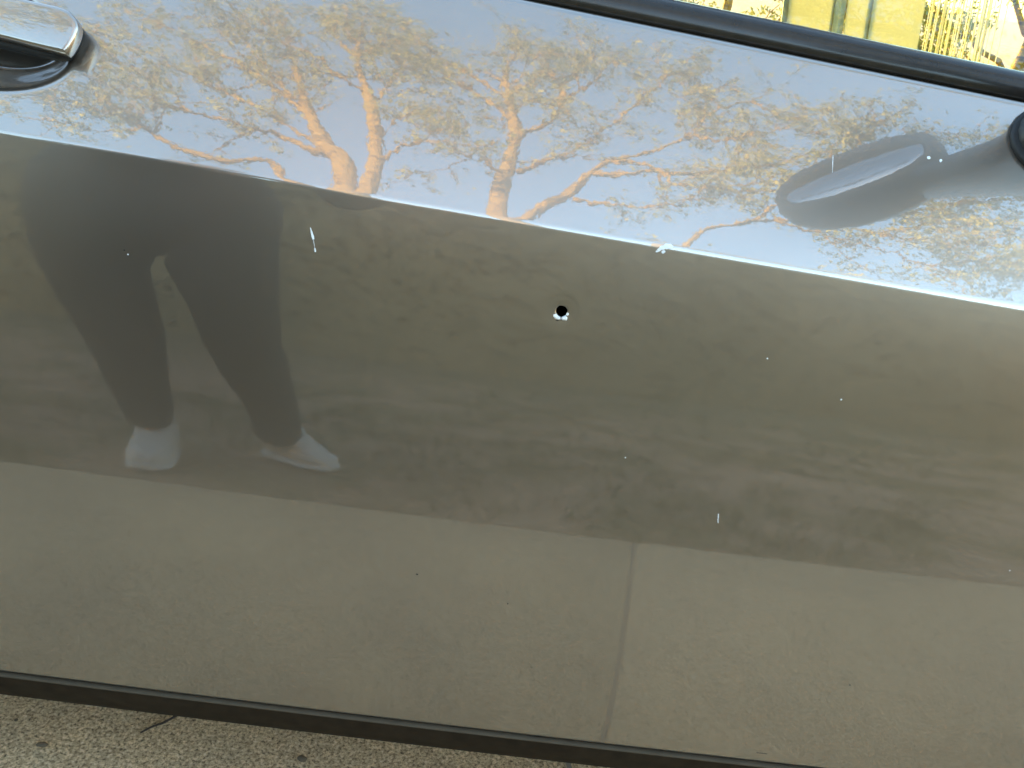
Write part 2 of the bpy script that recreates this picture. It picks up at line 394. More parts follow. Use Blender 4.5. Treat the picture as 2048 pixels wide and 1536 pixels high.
rings('mirror_glass', [(ell(.085, .041), -.001, 0, 0), (ell(.085, .041), .0045, 0, 0), (ell(.084, .040), .0055, 0, 0)], mg, mirror)
ETCH = simple('etched_lettering', (.10, .11, .12), .8)
tc_ = bpy.data.curves.new('t', 'FONT'); tc_.body = 'OBJECTS IN MIRROR ARE CLOSER THAN THEY APPEAR'; tc_.size = .0062; tc_.align_x = 'CENTER'; tc_.space_character = 1.12; tc_.extrude = .00008
to = bpy.data.objects.new('t', tc_); COL.objects.link(to); bpy.context.view_layer.update()
me = bpy.data.meshes.new_from_object(to.evaluated_get(bpy.context.evaluated_depsgraph_get())); bpy.data.objects.remove(to)
V = np.zeros(len(me.vertices)*3); me.vertices.foreach_get('co', V); V = V.reshape(-1, 3)
wd = V[:, 0].max(); sc = min(1, .064/wd); V[:, 0] *= sc
rt = up.cross(nm)      # reading direction for someone facing the glass
W = np.array([tuple(mc+rt*float(a)+up*float(b-.0285+.55*(a/.08)**2*.02)+nm*float(.0058+c)) for a, b, c in V])
me.vertices.foreach_set('co', W.ravel()); me.name = 'lettering'; me.materials.clear(); me.materials.append(ETCH); link(bpy.data.objects.new('lettering', me), mirror)
# stalk from the door shoulder up to the housing
s0 = sp(.455, .915, -.006); s1 = Vector((.457, .02, .965)); s2 = Vector((.452, -.06, 1.04)); s3 = mc+ax*.050-nm*.040-up*.006
P = spline([s0, s1, s2, s3], 8); n = len(P); V = []; F = []; K = 28
for i, p in enumerate(P):
    t = i/(n-1); p = Vector(p); T = (Vector(P[min(i+1, n-1)])-Vector(P[max(i-1, 0)])).normalized()
    ux = (Vector((1, 0, 0))-T*T.x).normalized(); uy = T.cross(ux)
    if i == 0: T = Vector((0, -cos(radians(31)), sin(radians(31)))); ux = Vector((1, 0, 0)); uy = T.cross(ux)
    ra = .044*(1-t)**1.5+.030; rb = .022*(1-t)+.017
    for k in range(K): V.append(p+ux*ra*cos(2*pi*k/K)+uy*rb*sin(2*pi*k/K))
F = [(i*K+k, i*K+(k+1) % K, (i+1)*K+(k+1) % K, (i+1)*K+k) for i in range(n-1) for k in range(K)]
F += [tuple(range(K))[::-1], tuple((n-1)*K+k for k in range(K))]
mesh('mirror_stalk', V, F, STALK, mirror)
V = []; F = []
for off, e in ((-.001, .004), (.0035, .0045), (.0045, .002), (.0045, -.004)):
    for k in range(K):
        t = 2*pi*k/K; V.append(sp(.455+(.0715+e)*cos(t), .915+(.0375+e)*sin(t)*cos(radians(31)), off))
F = [(i*K+k, i*K+(k+1) % K, (i+1)*K+(k+1) % K, (i+1)*K+k) for i in range(3) for k in range(K)]
mesh('mirror_gasket', V, F, GAP, mirror)
# ------------------------------------------------------------------ ground
cm, nt, p = new_mat('exposed_aggregate_concrete')
a = noise(nt, 250, 5, .75); b = noise(nt, 5, 4, .6); v = N(nt, 'TexVoronoi'); v.inputs['Scale'].default_value = 230
tc = nt.nodes.new('ShaderNodeTexCoord'); nt.links.new(tc.outputs['Object'], v.inputs['Vector'])
r1 = ramp(nt, a.outputs[0], [(.36, (.05, .036, .018)), (.44, (.42, .30, .166)), (.53, (.72, .54, .315)), (.66, (.92, .75, .52))])
r2 = ramp(nt, b.outputs[0], [(.3, (.78, .78, .80)), (.7, (1.0, .98, .95))])
m1 = N(nt, 'Mix', data_type='RGBA', blend_type='MULTIPLY'); m1.inputs[0].default_value = 1; nt.links.new(r1.outputs[0], m1.inputs[6]); nt.links.new(r2.outputs[0], m1.inputs[7])
r3 = ramp(nt, v.outputs['Color'], [(.1, (.6, .55, .5)), (.5, (1, 1, 1)), (.9, (1.25, 1.2, 1.15))])
m2 = N(nt, 'Mix', data_type='RGBA', blend_type='MULTIPLY'); m2.inputs[0].default_value = .8; nt.links.new(m1.outputs[2], m2.inputs[6]); nt.links.new(r3.outputs[0], m2.inputs[7])
nt.links.new(m2.outputs[2], p.inputs['Base Color']); p.inputs['Roughness'].default_value = .9; bump(nt, p, a.outputs[0], .9, .0025)
cm_dim = cm.copy(); cm_dim.name = 'dimmed_aggregate_concrete'                # left slabs darkened: weaker light on that side put into the colour
for e in [n for n in cm_dim.node_tree.nodes if n.type == 'VALTORGB'][1].color_ramp.elements: e.color = tuple(c*.86 for c in e.color[:3])+(1,)
def slab(poly, mat):
    bm = bmesh.new(); lo = [bm.verts.new((x, y, GZ-.12)) for x, y in poly]; hi = [bm.verts.new((x, y, GZ)) for x, y in poly]; n = len(poly)
    bm.faces.new(hi); bm.faces.new(lo[::-1])
    for i in range(n): bm.faces.new((lo[i], lo[(i+1) % n], hi[(i+1) % n], hi[i]))
    bevel(from_bm('concrete_slab', bm, mat, drive, False), .004, 2)
drive = empty('driveway', (0, 1, GZ)); drive['kind'] = 'structure'
CY = -.885
J = lambda y: .285+(y-CY)*-.155                    # slightly skewed joint line
jy = lambda x0: (lambda y: x0+(y-CY)*-.155)
for L, R in ((-9.3, -6.1), (-6.1, -2.9), (-2.9, .285), (.285, 3.45), (3.45, 6.6), (6.6, 9.8)):
    l, r = jy(L+.0027), jy(R-.0027)
    for y0, y1 in ((CY, 2.6), (2.61, 6.0)):
        slab([(l(y0), y0), (r(y0), y0), (r(y1), y1), (l(y1), y1)], cm_dim if R < 1 else cm)
JF = simple('sandy_joint_filler', (.27, .215, .155), .95, scale=200)
for x0 in (-6.1, -2.9, .285, 3.45, 6.6):
    bm = bmesh.new(); l = jy(x0); v = [bm.verts.new((l(y)+d, y, z)) for z in (GZ-.1, GZ-.0025) for y, d in ((CY+.002, -.006), (CY+.002, .006), (6, .006), (6, -.006))]
    for f in ((4, 5, 6, 7), (3, 2, 1, 0), (0, 1, 5, 4), (2, 3, 7, 6)): bm.faces.new([v[q] for q in f])
    from_bm('joint_filler', bm, JF, drive, False)
lm, nt, p = new_mat('worn_lawn_soil')
a = noise(nt, 3.4, 6, .66); b = noise(nt, 60, 4, .7)
r1 = ramp(nt, a.outputs[0], [(.32, (.155, .13, .056)), (.44, (.245, .18, .092)), (.54, (.355, .24, .145)), (.72, (.46, .31, .19))])
r2 = ramp(nt, b.outputs[0], [(.3, (.45, .45, .45)), (.7, (1.35, 1.3, 1.25))])
m1 = N(nt, 'Mix', data_type='RGBA', blend_type='MULTIPLY'); m1.inputs[0].default_value = 1; nt.links.new(r1.outputs[0], m1.inputs[6]); nt.links.new(r2.outputs[0], m1.inputs[7])
sx = N(nt, 'SeparateXYZ'); tcl = nt.nodes.new('ShaderNodeTexCoord'); nt.links.new(tcl.outputs['Object'], sx.inputs[0])
mr = N(nt, 'MapRange'); mr.inputs[1].default_value = -2.2; mr.inputs[2].default_value = -4.2; nt.links.new(sx.outputs['Y'], mr.inputs[0])
m3 = N(nt, 'Mix', data_type='RGBA', blend_type='MIX'); nt.links.new(mr.outputs[0], m3.inputs[0]); nt.links.new(m1.outputs[2], m3.inputs[6])   # soil gives way to dark turf
tf = ramp(nt, b.outputs[0], [(.3, (.10, .092, .046)), (.7, (.19, .165, .085))]); nt.links.new(tf.outputs[0], m3.inputs[7])
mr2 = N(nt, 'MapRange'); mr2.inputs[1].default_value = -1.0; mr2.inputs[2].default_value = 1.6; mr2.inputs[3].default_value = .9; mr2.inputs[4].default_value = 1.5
nt.links.new(sx.outputs['X'], mr2.inputs[0]); m4 = N(nt, 'Mix', data_type='RGBA', blend_type='MULTIPLY'); m4.inputs[0].default_value = 1   # ground colour brightened to the right, imitating stronger light there
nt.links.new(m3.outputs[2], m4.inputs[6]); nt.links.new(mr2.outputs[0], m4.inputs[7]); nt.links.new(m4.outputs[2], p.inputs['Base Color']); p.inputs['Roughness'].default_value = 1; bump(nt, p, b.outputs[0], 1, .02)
gx = np.unique(np.concatenate([np.linspace(-1500, -12, 14), np.linspace(-12, 12, 60), np.linspace(12, 1500, 14)]))
gy = np.unique(np.concatenate([np.linspace(-1500, -16, 14), np.linspace(-16, CY-.02, 110), np.linspace(CY, 8, 12), np.linspace(8, 1500, 10)]))
V = [(x, y, GZ-.03+(.02*sin(3*x)*sin(2.3*y+x) if -9 < y < CY-.1 and abs(x) < 12 else 0)*.6-(.08 if y >= CY-.01 and y < 6.1 and abs(x) < 9.5 else 0)) for x in gx for y in gy]
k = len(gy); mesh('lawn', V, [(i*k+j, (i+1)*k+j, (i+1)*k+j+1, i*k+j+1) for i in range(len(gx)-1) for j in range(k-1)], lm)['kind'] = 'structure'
# grass blades growing in tufts beyond the kerb
gmat, nt, p = new_mat('grass_blade'); oi = noise(nt, 3, 2)
rr = ramp(nt, oi.outputs[0], [(.35, (.05, .075, .018)), (.55, (.10, .105, .035)), (.7, (.22, .18, .09))]); nt.links.new(rr.outputs[0], p.inputs['Base Color']); p.inputs['Roughness'].default_value = .6
V = []; F = []
cx = rng.uniform(-4, 4.5, 2400); cy = CY-.06-rng.exponential(1.5, 2400)
ok = (np.sin(1.7*cx+.6)+np.sin(2.1*cy+1.1*cx)+rng.normal(0, .5, 2400)+.25*np.maximum(cx, 0)) > -.2
for x, y in zip(cx[ok], cy[ok]):
    if y < -5: continue
    for _ in range(11):
        px, py = x+rng.normal(0, .03), y+rng.normal(0, .03); h = rng.uniform(.02, .065); a = rng.uniform(0, 2*pi); l = rng.uniform(.2, .9)*h; wd = .0022
        if py > CY-.012 or any((px-fx)**2+(py-fy)**2 < .012 for fx, fy in ((-.74, -1.0), (-.44, -1.14))): continue
        i = len(V); dx, dy = cos(a), sin(a); z = GZ-.036
        V += [(px-dy*wd, py+dx*wd, z), (px+dy*wd, py-dx*wd, z), (px+dx*l*.4+dy*wd*.7, py+dy*l*.4-dx*wd*.7, z+h*.6), (px+dx*l*.4-dy*wd*.7, py+dy*l*.4+dx*wd*.7, z+h*.6), (px+dx*l, py+dy*l, z+h)]
        F += [(i, i+1, i+2, i+3), (i+3, i+2, i+4)]
tag(mesh('grass', V, F, gmat, None, False), 'short dull grass tufts on the soil beyond the driveway kerb', 'grass', kind='stuff')

# twig and pebbles lying on the slab under the car edge
tw = simple('dry_twig', (.035, .022, .014), .8); pm = simple('brown_pebble', (.10, .075, .045), .85, bmp=.5)
P = spline([(-.400, .094, GZ+.004), (-.390, .103, GZ+.006), (-.380, .112, GZ+.005), (-.368, .126, GZ+.005)], 5)
tag(mesh('twig', *tube(P, np.linspace(.0011, .0018, len(P)), 6, .2), tw), 'thin dark twig lying on the concrete under the car edge', 'twig')
for i, (x, y, r, sx, lb) in enumerate([(-.504, .062, .0038, 1.9, 'flat olive pebble on the concrete at the lower left corner'), (-.199, .086, .0046, 1.3, 'dark brown pebble on the concrete nearest the rocker end'), (-.553, .094, .0022, 1.1, 'tiny black pebble on the concrete close to the rocker')]):
    bm = bmesh.new(); bmesh.ops.create_icosphere(bm, subdivisions=2, radius=1); g = np.random.default_rng(i)
    for v in bm.verts: v.co = Vector((v.co.x*r*sx, v.co.y*r, v.co.z*r*.7))*g.uniform(.85, 1.1)+Vector((x, y, GZ+r*.5))
    tag(from_bm('pebble', bm, pm), lb, 'pebble', 'pebbles on the concrete')

# ------------------------------------------------------------------ trees
bk, nt, p = new_mat('orange_bark'); a = noise(nt, 5, 5, .7, stretch=(1, 1, 4.5)); b = noise(nt, 1.1, 3)
r1 = ramp(nt, a.outputs[0], [(.37, (.045, .025, .008)), (.46, (.22, .143, .030)), (.66, (.335, .228, .054))]); nt.links.new(r1.outputs[0], p.inputs['Base Color'])
p.inputs['Roughness'].default_value = .9; bump(nt, p, a.outputs[0], 1, .06)
lfm, nt, p = new_mat('olive_leaf'); a = noise(nt, 1.7, 3); b = noise(nt, 9, 2)
r1 = ramp(nt, a.outputs[0], [(.3, (.13, .15, .040)), (.5, (.26, .265, .072)), (.72, (.42, .375, .09))]); nt.links.new(r1.outputs[0], p.inputs['Base Color']); p.inputs['Roughness'].default_value = .55
tl = N(nt, 'BsdfTranslucent'); nt.links.new(r1.outputs[0], tl.inputs[0]); mx = N(nt, 'MixShader'); mx.inputs[0].default_value = .3
nt.links.new(p.outputs[0], mx.inputs[1]); nt.links.new(tl.outputs[0], mx.inputs[2]); nt.links.new(mx.outputs[0], nt.nodes['Material Output'].inputs[0])
def tree(base, trunks, limbs, label, nclump, seed, spread=.75, flat=.3):
    g = np.random.default_rng(seed); t = empty('tree', base); tag(t, label, 'tree', 'tall trees beyond the lawn')
    C = []                                           # clump anchors (x,y,z,size)
    allL = []
    for k, (L, nm_) in enumerate([(l, 'trunk') for l in trunks]+[(l, 'limb') for l in limbs]):
        A = np.array(L); S = spline(A, 6); P = S[:, :3].copy(); r = np.maximum(S[:, 3]*(.95 if nm_ == 'trunk' else 1.15), .012)
        if nm_ == 'limb': P[1:-1] += g.normal(0, .025, P[1:-1].shape)
        mesh(nm_, *tube(P, r, 12 if nm_ == 'trunk' else 7, .07), bk, t)
        seg = np.linalg.norm(np.diff(P, axis=0), axis=1).sum(); allL.append((P, r, seg, nm_))
    # twigs and leaf clumps
    TV = []; TF = []
    def addtube(P, r):
        v, f = tube(P, r, 4); i = len(TV); TV.extend(v); TF.extend([tuple(q+i for q in ff) for ff in f])
    for P, r, seg, n_ in list(allL):                 # fine branches
        for _ in range(int(seg*(1.5 if n_ == 'limb' else .9))):
            u = (.25 if n_ == 'limb' else .6)+(.7 if n_ == 'limb' else .38)*g.random(); i = min(len(P)-2, int(u*(len(P)-1))); q = P[i]
            d = P[i+1]-P[i]; d = d/np.linalg.norm(d)*.8+g.normal(0, .6, 3)*np.array([1, .7, .8])+np.array([0, 0, .15]); d /= np.linalg.norm(d); L = g.uniform(.6, 1.5)
            Q = [q]; 
            for k in range(4): d = d+g.normal(0, .22, 3)+np.array([0, 0, -.03]); d /= np.linalg.norm(d); Q.append(Q[-1]+d*L/4)
            Q = np.array(Q); addtube(Q, np.linspace(min(.026, r[i]*.7), .007, 5)); allL.append((Q, np.linspace(.02, .007, 5), L, 'limb'))
    tot = sum(s*(1 if n_ == 'limb' else .45) for _, _, s, n_ in allL)
    for P, r, seg, n_ in allL:
        n = max(2, int(nclump/5*seg*(1 if n_ == 'limb' else .45)/tot))
        for _ in range(n):
            lo_ = .18 if n_ == 'limb' else .55
            u = lo_+(1-lo_)*g.random()**.75; i = min(len(P)-2, int(u*(len(P)-1))); q = P[i]+(P[i+1]-P[i])*g.random()
            d = P[i+1]-P[i]; d = d/np.linalg.norm(d)+g.normal(0, .75, 3)*np.array([1, 1, .45]); d /= np.linalg.norm(d)
            L = g.uniform(.25, spread)*(.6+.6*u); e = q+d*L+np.array([0, 0, .05]); m_ = (q+e)/2+g.normal(0, .05, 3)
            addtube(np.array([q, m_, e]), np.array([.011, .008, .005]))
            for s in np.linspace(.35, 1.05, 5):
                b_ = q+(e-q)*s if s > .5 else q+(m_-q)*2*s
                C.append((*(b_+g.normal(0, .08, 3)*np.array([1, 1, .6])), g.uniform(.07, .16)))
    tw_ = mesh('twigs', TV, TF, bk, t); tw_['kind'] = 'stuff'
    C = np.array(C); K = 10; n = len(C)
    ctr = np.repeat(C[:, :3], K, 0)+g.normal(0, 1, (n*K, 3))*np.repeat(C[:, 3:4], K, 0)*np.array([.75, .75, flat])
    nrm = g.normal(0, .55, (n*K, 3))+np.array([0, .65, .45]); nrm /= np.linalg.norm(nrm, axis=1)[:, None]
    aa = np.cross(nrm, g.normal(0, 1, (n*K, 3))); aa /= np.linalg.norm(aa, axis=1)[:, None]; bb = np.cross(nrm, aa)
    s = g.uniform(.028, .052, (n*K, 1)); V = np.stack([ctr-aa*s, ctr-bb*s*.42+nrm*s*.12, ctr+aa*s, ctr+bb*s*.42+nrm*s*.12], 1).reshape(-1, 3)
    me = bpy.data.meshes.new('crown'); nf = n*K; me.vertices.add(nf*4); me.vertices.foreach_set('co', V.ravel())
    me.loops.add(nf*4); me.loops.foreach_set('vertex_index', np.arange(nf*4)); me.polygons.add(nf); me.polygons.foreach_set('loop_start', np.arange(nf)*4)
    me.update(calc_edges=True); me.validate(); me.materials.append(lfm); o = link(bpy.data.objects.new('crown', me), t); o['kind'] = 'stuff'
    return t

# trunk and limb centre lines: x, y, z, radius (metres)
tree((-1.6,-8.1,GZ), [
 [(-1.55,-8.15,0.06,0.46),(-1.62,-8.1,3,0.3),(-1.72,-8.05,6,0.25),(-2.0,-8.0,8.79,0.161),(-2.32,-8.0,9.33,0.149),(-2.57,-8.0,9.9,0.113),(-2.81,-8.0,10.57,0.082),(-3.06,-8.0,11.33,0.061),(-3.39,-8.0,12.48,0.039),(-3.73,-8.0,13.53,0.024),(-4.01,-8.0,14.48,0.014)],
 [(-1.7,-8.05,6.3,0.2),(-1.66,-8.0,7.6,0.16),(-1.63,-8.0,9.07,0.127),(-1.72,-8.0,9.84,0.115),(-1.88,-8.0,10.74,0.1),(-2.05,-8.0,11.45,0.081),(-2.24,-8.0,12.1,0.065),(-2.44,-8.0,12.91,0.041),(-2.48,-8.0,13.51,0.028),(-2.54,-8.0,14.26,0.018),(-2.56,-8.0,15.11,0.012)],
 [(-2.2,-8.4,0.06,0.3),(-2.3,-8.35,5,0.17),(-2.9,-8.3,8.74,0.064),(-3.63,-8.2,8.74,0.058),(-4.1,-8.1,8.76,0.052),(-4.45,-8.0,8.88,0.041),(-4.7,-7.9,9.05,0.033),(-5.4,-7.8,9.27,0.023),(-5.78,-7.7,9.31,0.018),(-6.38,-7.6,9.29,0.012)]], [
 [(-2.39,-8.0,9.12,0.06),(-2.97,-7.91,9.42,0.038),(-3.28,-7.83,9.4,0.032),(-3.7,-7.74,9.47,0.029),(-4.18,-7.66,9.48,0.023),(-4.69,-7.57,9.54,0.018),(-5.09,-7.49,9.61,0.013),(-5.59,-7.4,9.81,0.012)],
 [(-2.68,-8.0,10.26,0.052),(-3.14,-8.11,10.91,0.042),(-3.68,-8.23,11.61,0.037),(-4.08,-8.34,12.11,0.032),(-4.82,-8.46,12.83,0.026),(-5.26,-8.57,13.24,0.02),(-5.99,-8.69,13.92,0.014),(-6.9,-8.8,14.51,0.012)],
 [(-2.28,-8.0,9.31,0.039),(-2.8,-8.1,9.82,0.028),(-3.53,-8.2,10.56,0.026),(-4.26,-8.3,11.08,0.021),(-5.06,-8.4,11.72,0.015),(-5.99,-8.5,12.14,0.012)],
 [(-1.63,-8.0,9.14,0.03),(-1.34,-7.9,9.56,0.026),(-1.03,-7.8,9.88,0.023),(-0.76,-7.7,10.2,0.015),(-0.52,-7.6,10.1,0.012)],
 [(-1.97,-8.0,11.09,0.031),(-1.85,-8.2,11.92,0.023),(-1.81,-8.4,12.89,0.017),(-1.85,-8.6,13.91,0.012)],
 [(-2.44,-8.0,12.87,0.027),(-2.7,-8.13,13.37,0.021),(-3.08,-8.27,14.33,0.015),(-3.5,-8.4,15.37,0.012)],
 [(-2.05,-8.0,11.45,0.031),(-2.39,-7.8,11.52,0.025),(-2.81,-7.6,11.88,0.019),(-3.45,-7.4,12.14,0.012),(-4.15,-7.2,12.37,0.012)],
 [(-4.46,-8.2,10.08,0.022),(-5.07,-8.33,11.0,0.015),(-5.92,-8.47,11.68,0.012),(-6.75,-8.6,12.43,0.012)],
 [(-2.81,-8.0,10.57,0.026),(-3.27,-7.83,11.0,0.021),(-3.94,-7.67,12.13,0.015),(-4.58,-7.5,12.96,0.012)],
 [(-4.65,-7.8,8.95,0.023),(-4.9,-7.67,8.61,0.015),(-5.32,-7.53,8.48,0.012),(-5.8,-7.4,8.37,0.012)],
 [(-1.7,-8.0,9.68,0.023),(-1.55,-8.07,10.68,0.015),(-1.16,-8.13,11.21,0.013),(-0.9,-8.2,11.3,0.012)],
 [(-5.71,-7.6,9.2,0.015),(-6.11,-7.47,9.71,0.012),(-5.88,-7.33,10.71,0.012),(-5.84,-7.2,11.33,0.012)]],
 "tall orange-barked tree forking low, leaning to the left behind the person", 2900, 1)
tree((.2,-8.9,GZ), [
 [(0.25,-9.0,0.06,0.46),(0.2,-8.9,3.2,0.3),(0.1,-8.85,6.5,0.23),(0.09,-8.8,9.53,0.154),(0.19,-8.8,10.57,0.137),(0.26,-8.8,11.42,0.116),(0.24,-8.8,12.32,0.097),(0.1,-8.8,13.38,0.076),(0.02,-8.8,14.32,0.052),(0.16,-8.8,15.46,0.034),(0.29,-8.8,16.57,0.018)],
 [(0.14,-8.85,6.2,0.144),(0.3,-8.8,8.2,0.115),(0.69,-8.76,9.24,0.097),(1.13,-8.73,9.82,0.091),(1.43,-8.69,10.53,0.072),(1.82,-8.65,11.13,0.055),(2.36,-8.62,11.55,0.036),(2.81,-8.58,12.03,0.032),(3.25,-8.55,12.61,0.031),(3.54,-8.51,13.41,0.027),(3.68,-8.47,14.24,0.022),(3.66,-8.44,15.08,0.017),(3.57,-8.4,15.52,0.010)]], [
 [(0.34,-8.8,11.65,0.056),(0.65,-8.7,12.05,0.05),(0.86,-8.6,12.33,0.047),(1.03,-8.5,13.01,0.041),(1.0,-8.4,13.65,0.035),(0.84,-8.3,14.02,0.024),(0.69,-8.2,14.75,0.016)],
 [(0.11,-8.8,13.15,0.037),(-0.44,-8.88,13.98,0.031),(-1.04,-8.96,14.73,0.024),(-1.57,-9.04,15.58,0.019),(-2.18,-9.12,16.63,0.017),(-2.81,-9.2,17.17,0.013)],
 [(0.2,-8.8,12.3,0.036),(-0.4,-8.93,13.34,0.026),(-1.09,-9.05,14.2,0.019),(-1.63,-9.18,15.2,0.016),(-2.11,-9.3,15.18,0.012)],
 [(0.14,-8.8,10.2,0.045),(-0.18,-8.6,10.39,0.029),(-0.48,-8.4,10.24,0.019),(-0.71,-8.2,10.27,0.012)],
 [(0.33,-8.8,10.35,0.052),(0.63,-8.7,10.61,0.043),(0.77,-8.6,10.69,0.033),(1.2,-8.5,11.14,0.027),(1.6,-8.4,11.75,0.021),(2.15,-8.3,12.88,0.019),(2.58,-8.2,14.1,0.012)],
 [(1.47,-8.4,10.24,0.058),(2.15,-8.28,10.43,0.04),(3.07,-8.16,10.63,0.034),(3.68,-8.04,10.84,0.028),(4.33,-7.92,11.13,0.022),(5.07,-7.8,11.8,0.015)],
 [(3.5,-8.4,13.25,0.033),(3.92,-8.3,13.76,0.025),(4.5,-8.2,14.12,0.022),(4.9,-8.1,13.46,0.017),(5.21,-8.0,13.35,0.013)],
 [(3.2,-8.4,12.41,0.031),(3.62,-8.3,12.21,0.027),(4.14,-8.2,12.51,0.02),(4.88,-8.1,12.9,0.017),(5.54,-8.0,12.83,0.013)],
 [(1.06,-8.8,13.44,0.031),(1.57,-8.73,14.42,0.025),(1.95,-8.67,15.56,0.018),(2.2,-8.6,15.87,0.014)],
 [(1.05,-8.8,14.25,0.029),(1.43,-8.9,15.4,0.022),(1.79,-9.0,16.6,0.014)],
 [(2.23,-8.6,13.31,0.02),(2.62,-8.47,14.01,0.021),(3.06,-8.33,15.04,0.018),(3.42,-8.2,15.01,0.013)],
 [(1.16,-8.6,9.52,0.044),(1.67,-8.4,9.36,0.028),(2.13,-8.2,9.22,0.022),(2.75,-8.0,9.38,0.016),(3.46,-7.8,9.73,0.013),(4.0,-7.6,9.8,0.012)],
 [(0.1,-8.8,13.38,0.034),(0.46,-8.67,13.94,0.028),(0.67,-8.53,14.47,0.02),(0.9,-8.4,15.46,0.013)],
 [(3.69,-8.5,14.29,0.026),(4.12,-8.35,15.04,0.018),(4.29,-8.2,14.51,0.013)],
 [(1.77,-8.4,10.83,0.041),(2.29,-8.15,10.6,0.03),(2.55,-7.9,9.84,0.022),(3.13,-7.65,9.62,0.016),(3.8,-7.4,9.84,0.013)]],
 "tall orange-barked tree with a straight stem and a wide limb sweeping right", 3300, 2)
tree((1.2,-6.7,GZ), [
 [(1.2,-6.7,0.06,0.140),(1.35,-6.65,3,0.091),(1.7,-6.6,5.6,0.063),(2.33,-6.6,7.14,0.034),(2.78,-6.6,7.49,0.029),(3.3,-6.6,7.77,0.025),(3.87,-6.6,7.89,0.020),(4.6,-6.6,7.84,0.015),(5.34,-6.6,7.82,0.012),(5.76,-6.6,7.56,0.008),(6.17,-6.6,7.27,0.008)]], [
 [(2.05,-6.58,6.4,0.05),(2.48,-6.5,6.41,0.081),(2.96,-6.4,5.98,0.072),(3.52,-6.3,5.79,0.049),(3.82,-6.2,5.16,0.031)],
 [(3.3,-6.6,7.77,0.024),(3.91,-6.67,7.66,0.016),(4.59,-6.75,7.57,0.014),(5.22,-6.83,7.46,0.012),(5.71,-6.9,7.3,0.012)],
 [(3.87,-6.6,7.89,0.022),(4.76,-6.65,8.42,0.018),(5.56,-6.7,8.87,0.016),(6.45,-6.75,9.44,0.014),(7.36,-6.8,9.88,0.012)],
 [(4.6,-6.6,7.84,0.017),(5.45,-6.73,8.46,0.015),(6.31,-6.87,8.85,0.013),(7.17,-7.0,9.11,0.012)],
 [(5.34,-6.6,7.82,0.014),(5.81,-6.5,7.86,0.012),(6.35,-6.4,7.76,0.012)],
 [(2.78,-6.6,7.49,0.023),(3.21,-6.45,7.86,0.019),(3.97,-6.3,8.91,0.018),(5.06,-6.15,10.53,0.017),(4.85,-6.0,10.73,0.012)],
 [(3.91,-6.2,8.78,0.017),(5.21,-6.1,9.91,0.017),(5.83,-6.0,10.67,0.012)]],
 "slender tree reaching right with sparse yellow-green leaves", 1400, 3, .6)
tree((8.2,-2.4,GZ), [
 [(8.2,-2.4,.06,.3),(8.0,-2.4,3,.22),(7.5,-2.4,6,.17),(6.9,-2.4,7.8,.13),(5.9,-2.3,9,.09),(4.8,-2.2,9.8,.06),(3.6,-2.2,10.3,.035),(2.4,-2.4,10.5,.015)]], [
 [(7.5,-2.4,6.2,.08),(6.4,-3.2,7.6,.06),(5.2,-3.4,8.6,.04),(4.2,-3.1,9.3,.03),(3.3,-2.9,9.6,.015)],
 [(6.9,-2.4,7.8,.07),(5.9,-1.5,8.6,.05),(4.9,-1.2,9.2,.03),(3.9,-1.4,9.5,.015)],
 [(4.8,-2.2,9.8,.03),(4.1,-1.6,10.1,.02),(3.2,-1.5,10.2,.012)],
 [(5.9,-2.3,9,.04),(5.1,-2.9,9.9,.03),(4.2,-2.8,10.5,.015)],
 [(3.6,-2.2,10.3,.02),(2.8,-1.8,10.6,.015),(2.0,-1.9,10.7,.01)]],
 "leaning tree off to the right whose boughs hang over the car window", 1500, 4, .7)
tree((6.5,13,GZ), [
 [(6.5,13,.06,.12),(6.6,13,.8,.09),(6.7,13,1.8,.06),(6.8,13,3,.03)]], [
 [(6.5,13,.3,.04),(5.6,12.6,.7,.03),(4.6,12.4,1.0,.02),(3.6,12.3,1.3,.01)],[(6.5,13,.5,.04),(7.6,12.6,.8,.03),(8.8,12.5,1.1,.02),(10,12.4,1.4,.01)],
 [(6.6,13,.8,.04),(5.8,12.5,1.5,.03),(4.8,12.3,2.0,.02)],[(6.6,13,.9,.04),(7.5,12.4,1.6,.03),(8.6,12.4,2.0,.02)],[(6.5,13,.2,.03),(5.2,12.4,.45,.02),(4.0,12.2,.6,.01)],[(6.5,13,.2,.03),(7.8,12.3,.5,.02),(9.2,12.2,.7,.01)]],
 "low bushy tree on the sunny side beyond the car, seen through the window", 1700, 6, .9)
tree((2.6,15,GZ), [
 [(2.6,15,.06,.10),(2.7,15,.9,.07),(2.6,15,2.2,.03)]], [
 [(2.6,15,.3,.03),(1.8,14.6,.6,.02),(.9,14.4,.8,.01)],[(2.6,15,.3,.03),(3.6,14.6,.6,.02),(4.6,14.5,.9,.01)],
 [(2.7,15,.8,.03),(1.9,14.5,1.3,.02),(.9,14.4,1.8,.01)],[(2.7,15,.9,.03),(3.5,14.5,1.4,.02),(4.5,14.4,1.9,.01)]],
 "small bushy tree on the sunny side, farther off behind the yellow sunshade", 1800, 8, .9)

